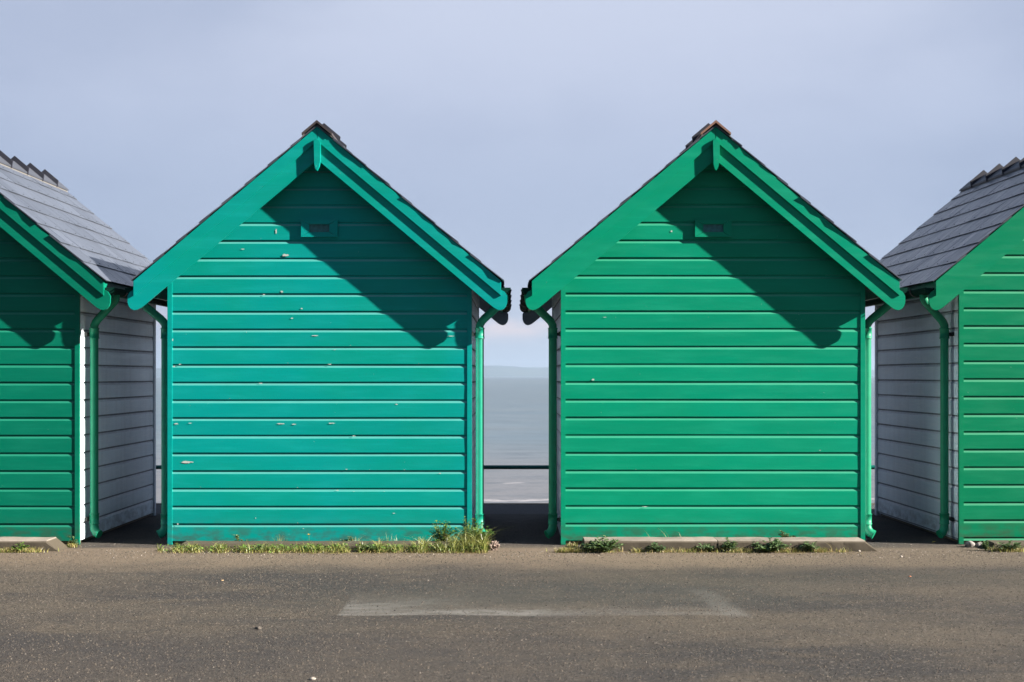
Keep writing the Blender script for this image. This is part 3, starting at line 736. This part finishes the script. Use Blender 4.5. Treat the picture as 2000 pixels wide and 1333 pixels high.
for i, (X, y, z, r, h, n, lb) in enumerate(W): weed(X, y, z, r * 1.3, h * 1.25, int(n * 1.7), lb, LEAF_D, i, .028)
W2 = [(466, -.10, GZ, .05, .085, 60, 'small round leaved weed against the left part of the teal hut wall', LEAF_D),
      (486, -.10, GZ, .03, .07, 30, 'tiny round leaved weed beside the round weed at the teal wall', LEAF_D),
      (725, -.44, GZ, .09, .06, 150, 'dark blue green rosette weed in the grass before the middle of the teal hut', LEAF_D),
      (500, -.44, GZ, .07, .055, 100, 'dark leafy weed in the grass near a yellow flower before the teal hut', LEAF_D),
      (610, -.44, GZ, .08, .05, 110, 'flat green weed in the grass before the teal hut, left of the rosette', LEAF),
      (680, -.09, GZ, .07, .08, 90, 'thin leafy weed against the middle of the teal wall', LEAF_D),
      (865, -.14, GZ, .12, .20, 330, 'bushy green weed leaning on the right part of the teal wall', LEAF),
      (915, -.16, GZ, .13, .21, 420, 'tallest seeding weed at the right corner of the teal hut', LEAF),
      (938, -.30, GZ, .10, .20, 300, 'bright green weed below the downpipe of the teal hut', LEAF),
      (1968, -.42, GZ, .11, .085, 200, 'leafy weed before the dark gap under the right hand hut', LEAF_D),
      (1925, -.36, GZ, .05, .07, 70, 'small leafy weed between stones under the right hand hut corner', LEAF_D),
      (140, -.12, GZ, .05, .08, 70, 'small weed by the corner board of the dark green hut', LEAF_D),
      (42, -.46, GZ, .07, .06, 90, 'low weed against the kerb of the dark green hut', LEAF)]
for i, (X, y, z, r, h, n, lb, mt) in enumerate(W2): weed(X, y, z, r * 1.25, h * 1.2, int(n * 1.5), lb, mt, 20 + i, .025)

def dandelion():
    rnd = random.Random(2); x = px(607); o = empty('dandelion', (x, -.12, GZ)); tag(o, 'yellow dandelion on a thin stem against the teal wall', 'flower')
    s = MB(); s.tube([(0, 0, 0), (.004, 0, .05), (.002, -.004, .092)], .0015, 5); s.build('stem', LEAF, o)
    f = MB()
    for i in range(26):
        a = i * 2.4; leaf(f, rnd, (.002, -.004, .092), Vector((math.cos(a), math.sin(a) - .3, rnd.uniform(.3, 1.2))), Vector((0, 0, 1)), .013, .004, 0)
    f.build('petals', DANDY, o)
dandelion()

def rock(m, rnd, x, y, z, r, mi=0):
    # squashed irregular octahedron-like grain
    s = [r * rnd.uniform(.6, 1.2) for _ in range(6)]; a = rnd.uniform(0, 3.14); ca, sa = math.cos(a), math.sin(a)
    p = [(s[0],0,0),(-s[1],0,0),(0,s[2],0),(0,-s[3],0),(0,0,s[4]*.8),(0,0,-s[5]*.4)]
    p += [(r*.65,r*.65,r*.35),(-r*.65,-r*.6,r*.4)]
    vs = [(x + q[0]*ca - q[1]*sa, y + q[0]*sa + q[1]*ca, z + q[2] + r * .15) for q in p]
    m.add(vs, [(0,6,4),(6,2,4),(0,2,6),(2,1,4),(1,7,4),(7,3,4),(1,3,7),(3,0,4),(2,0,5),(1,2,5),(3,1,5),(0,3,5)], mi)

def grit():
    rnd = random.Random(9); m = MB()
    for _ in range(62000):
        d = 5.2 + 5.7 * rnd.random() ** .75; y = d - CAMD
        x = rnd.uniform(-1, 1) * (1080 * d / F_PX)
        if -.985 < x < .3 and -3.36 < y < -2.5 and rnd.random() < .6: continue
        r = rnd.choice((.0025, .003, .0035, .0045, .0055)) * rnd.uniform(.75, 1.25)
        h = r * rnd.uniform(.5, 1.1); z = GZ + und(x, y) - .0004; a_ = rnd.uniform(0, 1.57); ca, sa = math.cos(a_) * r, math.sin(a_) * r; e = rnd.uniform(.6, 1.1)
        m.add([(x + ca, y + sa, z), (x - sa * e, y + ca * e, z), (x - ca, y - sa, z), (x + sa * e, y - ca * e, z), (x + ca * .3, y + sa * .3, z + h)],
              [(0, 1, 4), (1, 2, 4), (2, 3, 4), (3, 0, 4)], 2)
    for _ in range(1500):
        X = rnd.uniform(-20, 2020); y = -rnd.uniform(.30, .8); x = px(X, CAMD + y); rock(m, rnd, x, y, GZ + und(x, y), rnd.uniform(.0025, .006), 1 if rnd.random() < .4 else 0)
    for _ in range(260):
        y = rnd.uniform(-.2, .4); x = rnd.choice((px(170), px(1010), px(1780))) + rnd.uniform(-.3, .3); rock(m, rnd, x, y, GZ, rnd.uniform(.002, .005), 1 if rnd.random() < .3 else 0)
    tag(m.build('grit', [STONE_D, STONE, GRAIN]), 'loose grit and fine stones strewn over the worn asphalt', 'grit', kind='stuff')
grit()

def pebble(X, Yp, r, label, mat=STONE, seed=0, flat=.55, name='pebble', cat='pebble'):
    d = (CAMZ - GZ) * F_PX / (Yp - 735); x = px(X, d); y = d - CAMD; rnd = random.Random(seed)
    bm = bmesh.new(); bmesh.ops.create_icosphere(bm, subdivisions=3, radius=r)
    for v in bm.verts:
        n = noise.noise(v.co * (1.1 / r) + Vector((seed * 7, 0, 0))); v.co *= 1 + .38 * n; v.co.z *= flat
    me = bpy.data.meshes.new(name); bm.to_mesh(me); bm.free(); me.materials.append(mat)
    for p in me.polygons: p.use_smooth = True
    o = bpy.data.objects.new(name, me); C.objects.link(o); o.location = (x, y, GZ + und(x, y) + r * flat * .6); o.rotation_euler = (0, 0, rnd.uniform(0, 3))
    tag(o, label, cat, 'stray pebbles on the asphalt'); return o
pebble(505, 1231, .016, 'grey brown pebble alone on the dark asphalt left of the pale patch', STONE_D, 1)
pebble(611, 1329, .014, 'whitish pebble at the very bottom edge of the asphalt', STONE, 2)
pebble(836, 1134, .008, 'tiny pale chip just above the pale patch', STONE, 3, .3)
pebble(434, 1138, .010, 'tan chip on the asphalt below the grass of the teal hut', simple('tan_stone', (.42, .28, .15), .8), 4, .3)
pebble(779, 1079, .013, 'white stone in front of the grass before the teal hut', STONE, 5, .6)
pebble(1678, 1078, .011, 'pale stone at the foot of the sloping kerb end', STONE, 6, .7)
pebble(1760, 1088, .011, 'pale stone on the asphalt before the gap right of the emerald hut', STONE, 7, .7)
pebble(1777, 1126, .009, 'reddish chip on the asphalt before the right hand gap', simple('red_stone', (.30, .12, .06), .8), 8, .4)
for i, (X, r, lb) in enumerate(((1897, .038, 'rough grey stone wedged under the corner of the right hand hut'), (1915, .03, 'smaller grey stone beside the wedged stone under the right hand hut'))):
    s = pebble(X, 1070, r, lb, simple('rubble_%d' % i, (.20, .18, .17), .9, 30, .4), 20 + i, .8, 'rubble_stone', 'stone'); s['group'] = 'stones under the right hand hut'; s.location.y = -.14

def litter():
    x = px(963, 11.0); rnd = random.Random(4); bm = bmesh.new(); bmesh.ops.create_icosphere(bm, subdivisions=4, radius=.045)
    for v in bm.verts:
        p = v.co * 38; r = abs(noise.noise(p)) * 1.0 + abs(noise.noise(p * 2.3)) * .35
        v.co *= .62 + .75 * r; v.co.z *= .95; v.co.x += .02 * v.co.z / .045
    me = bpy.data.meshes.new('crumpled_litter'); bm.to_mesh(me); bm.free(); me.materials.append(PAPER)
    o = bpy.data.objects.new('crumpled_litter', me); C.objects.link(o); o.location = (x, -.33, GZ + .026)
    tag(o, 'crumpled brownish scrap of litter by the grass at the gap between the middle huts', 'litter')
    m = MB(); leaf(m, rnd, (0, 0, 0), Vector((1, .3, .25)), Vector((0, 0, 1)), .04, .022, 0)
    b = m.build('fallen_leaf', YLEAF, None, 0, (px(1818, 11.45), .12, GZ + .006)); tag(b, 'small yellow fallen leaf in the shade below the right hand downpipe', 'leaf')
litter()
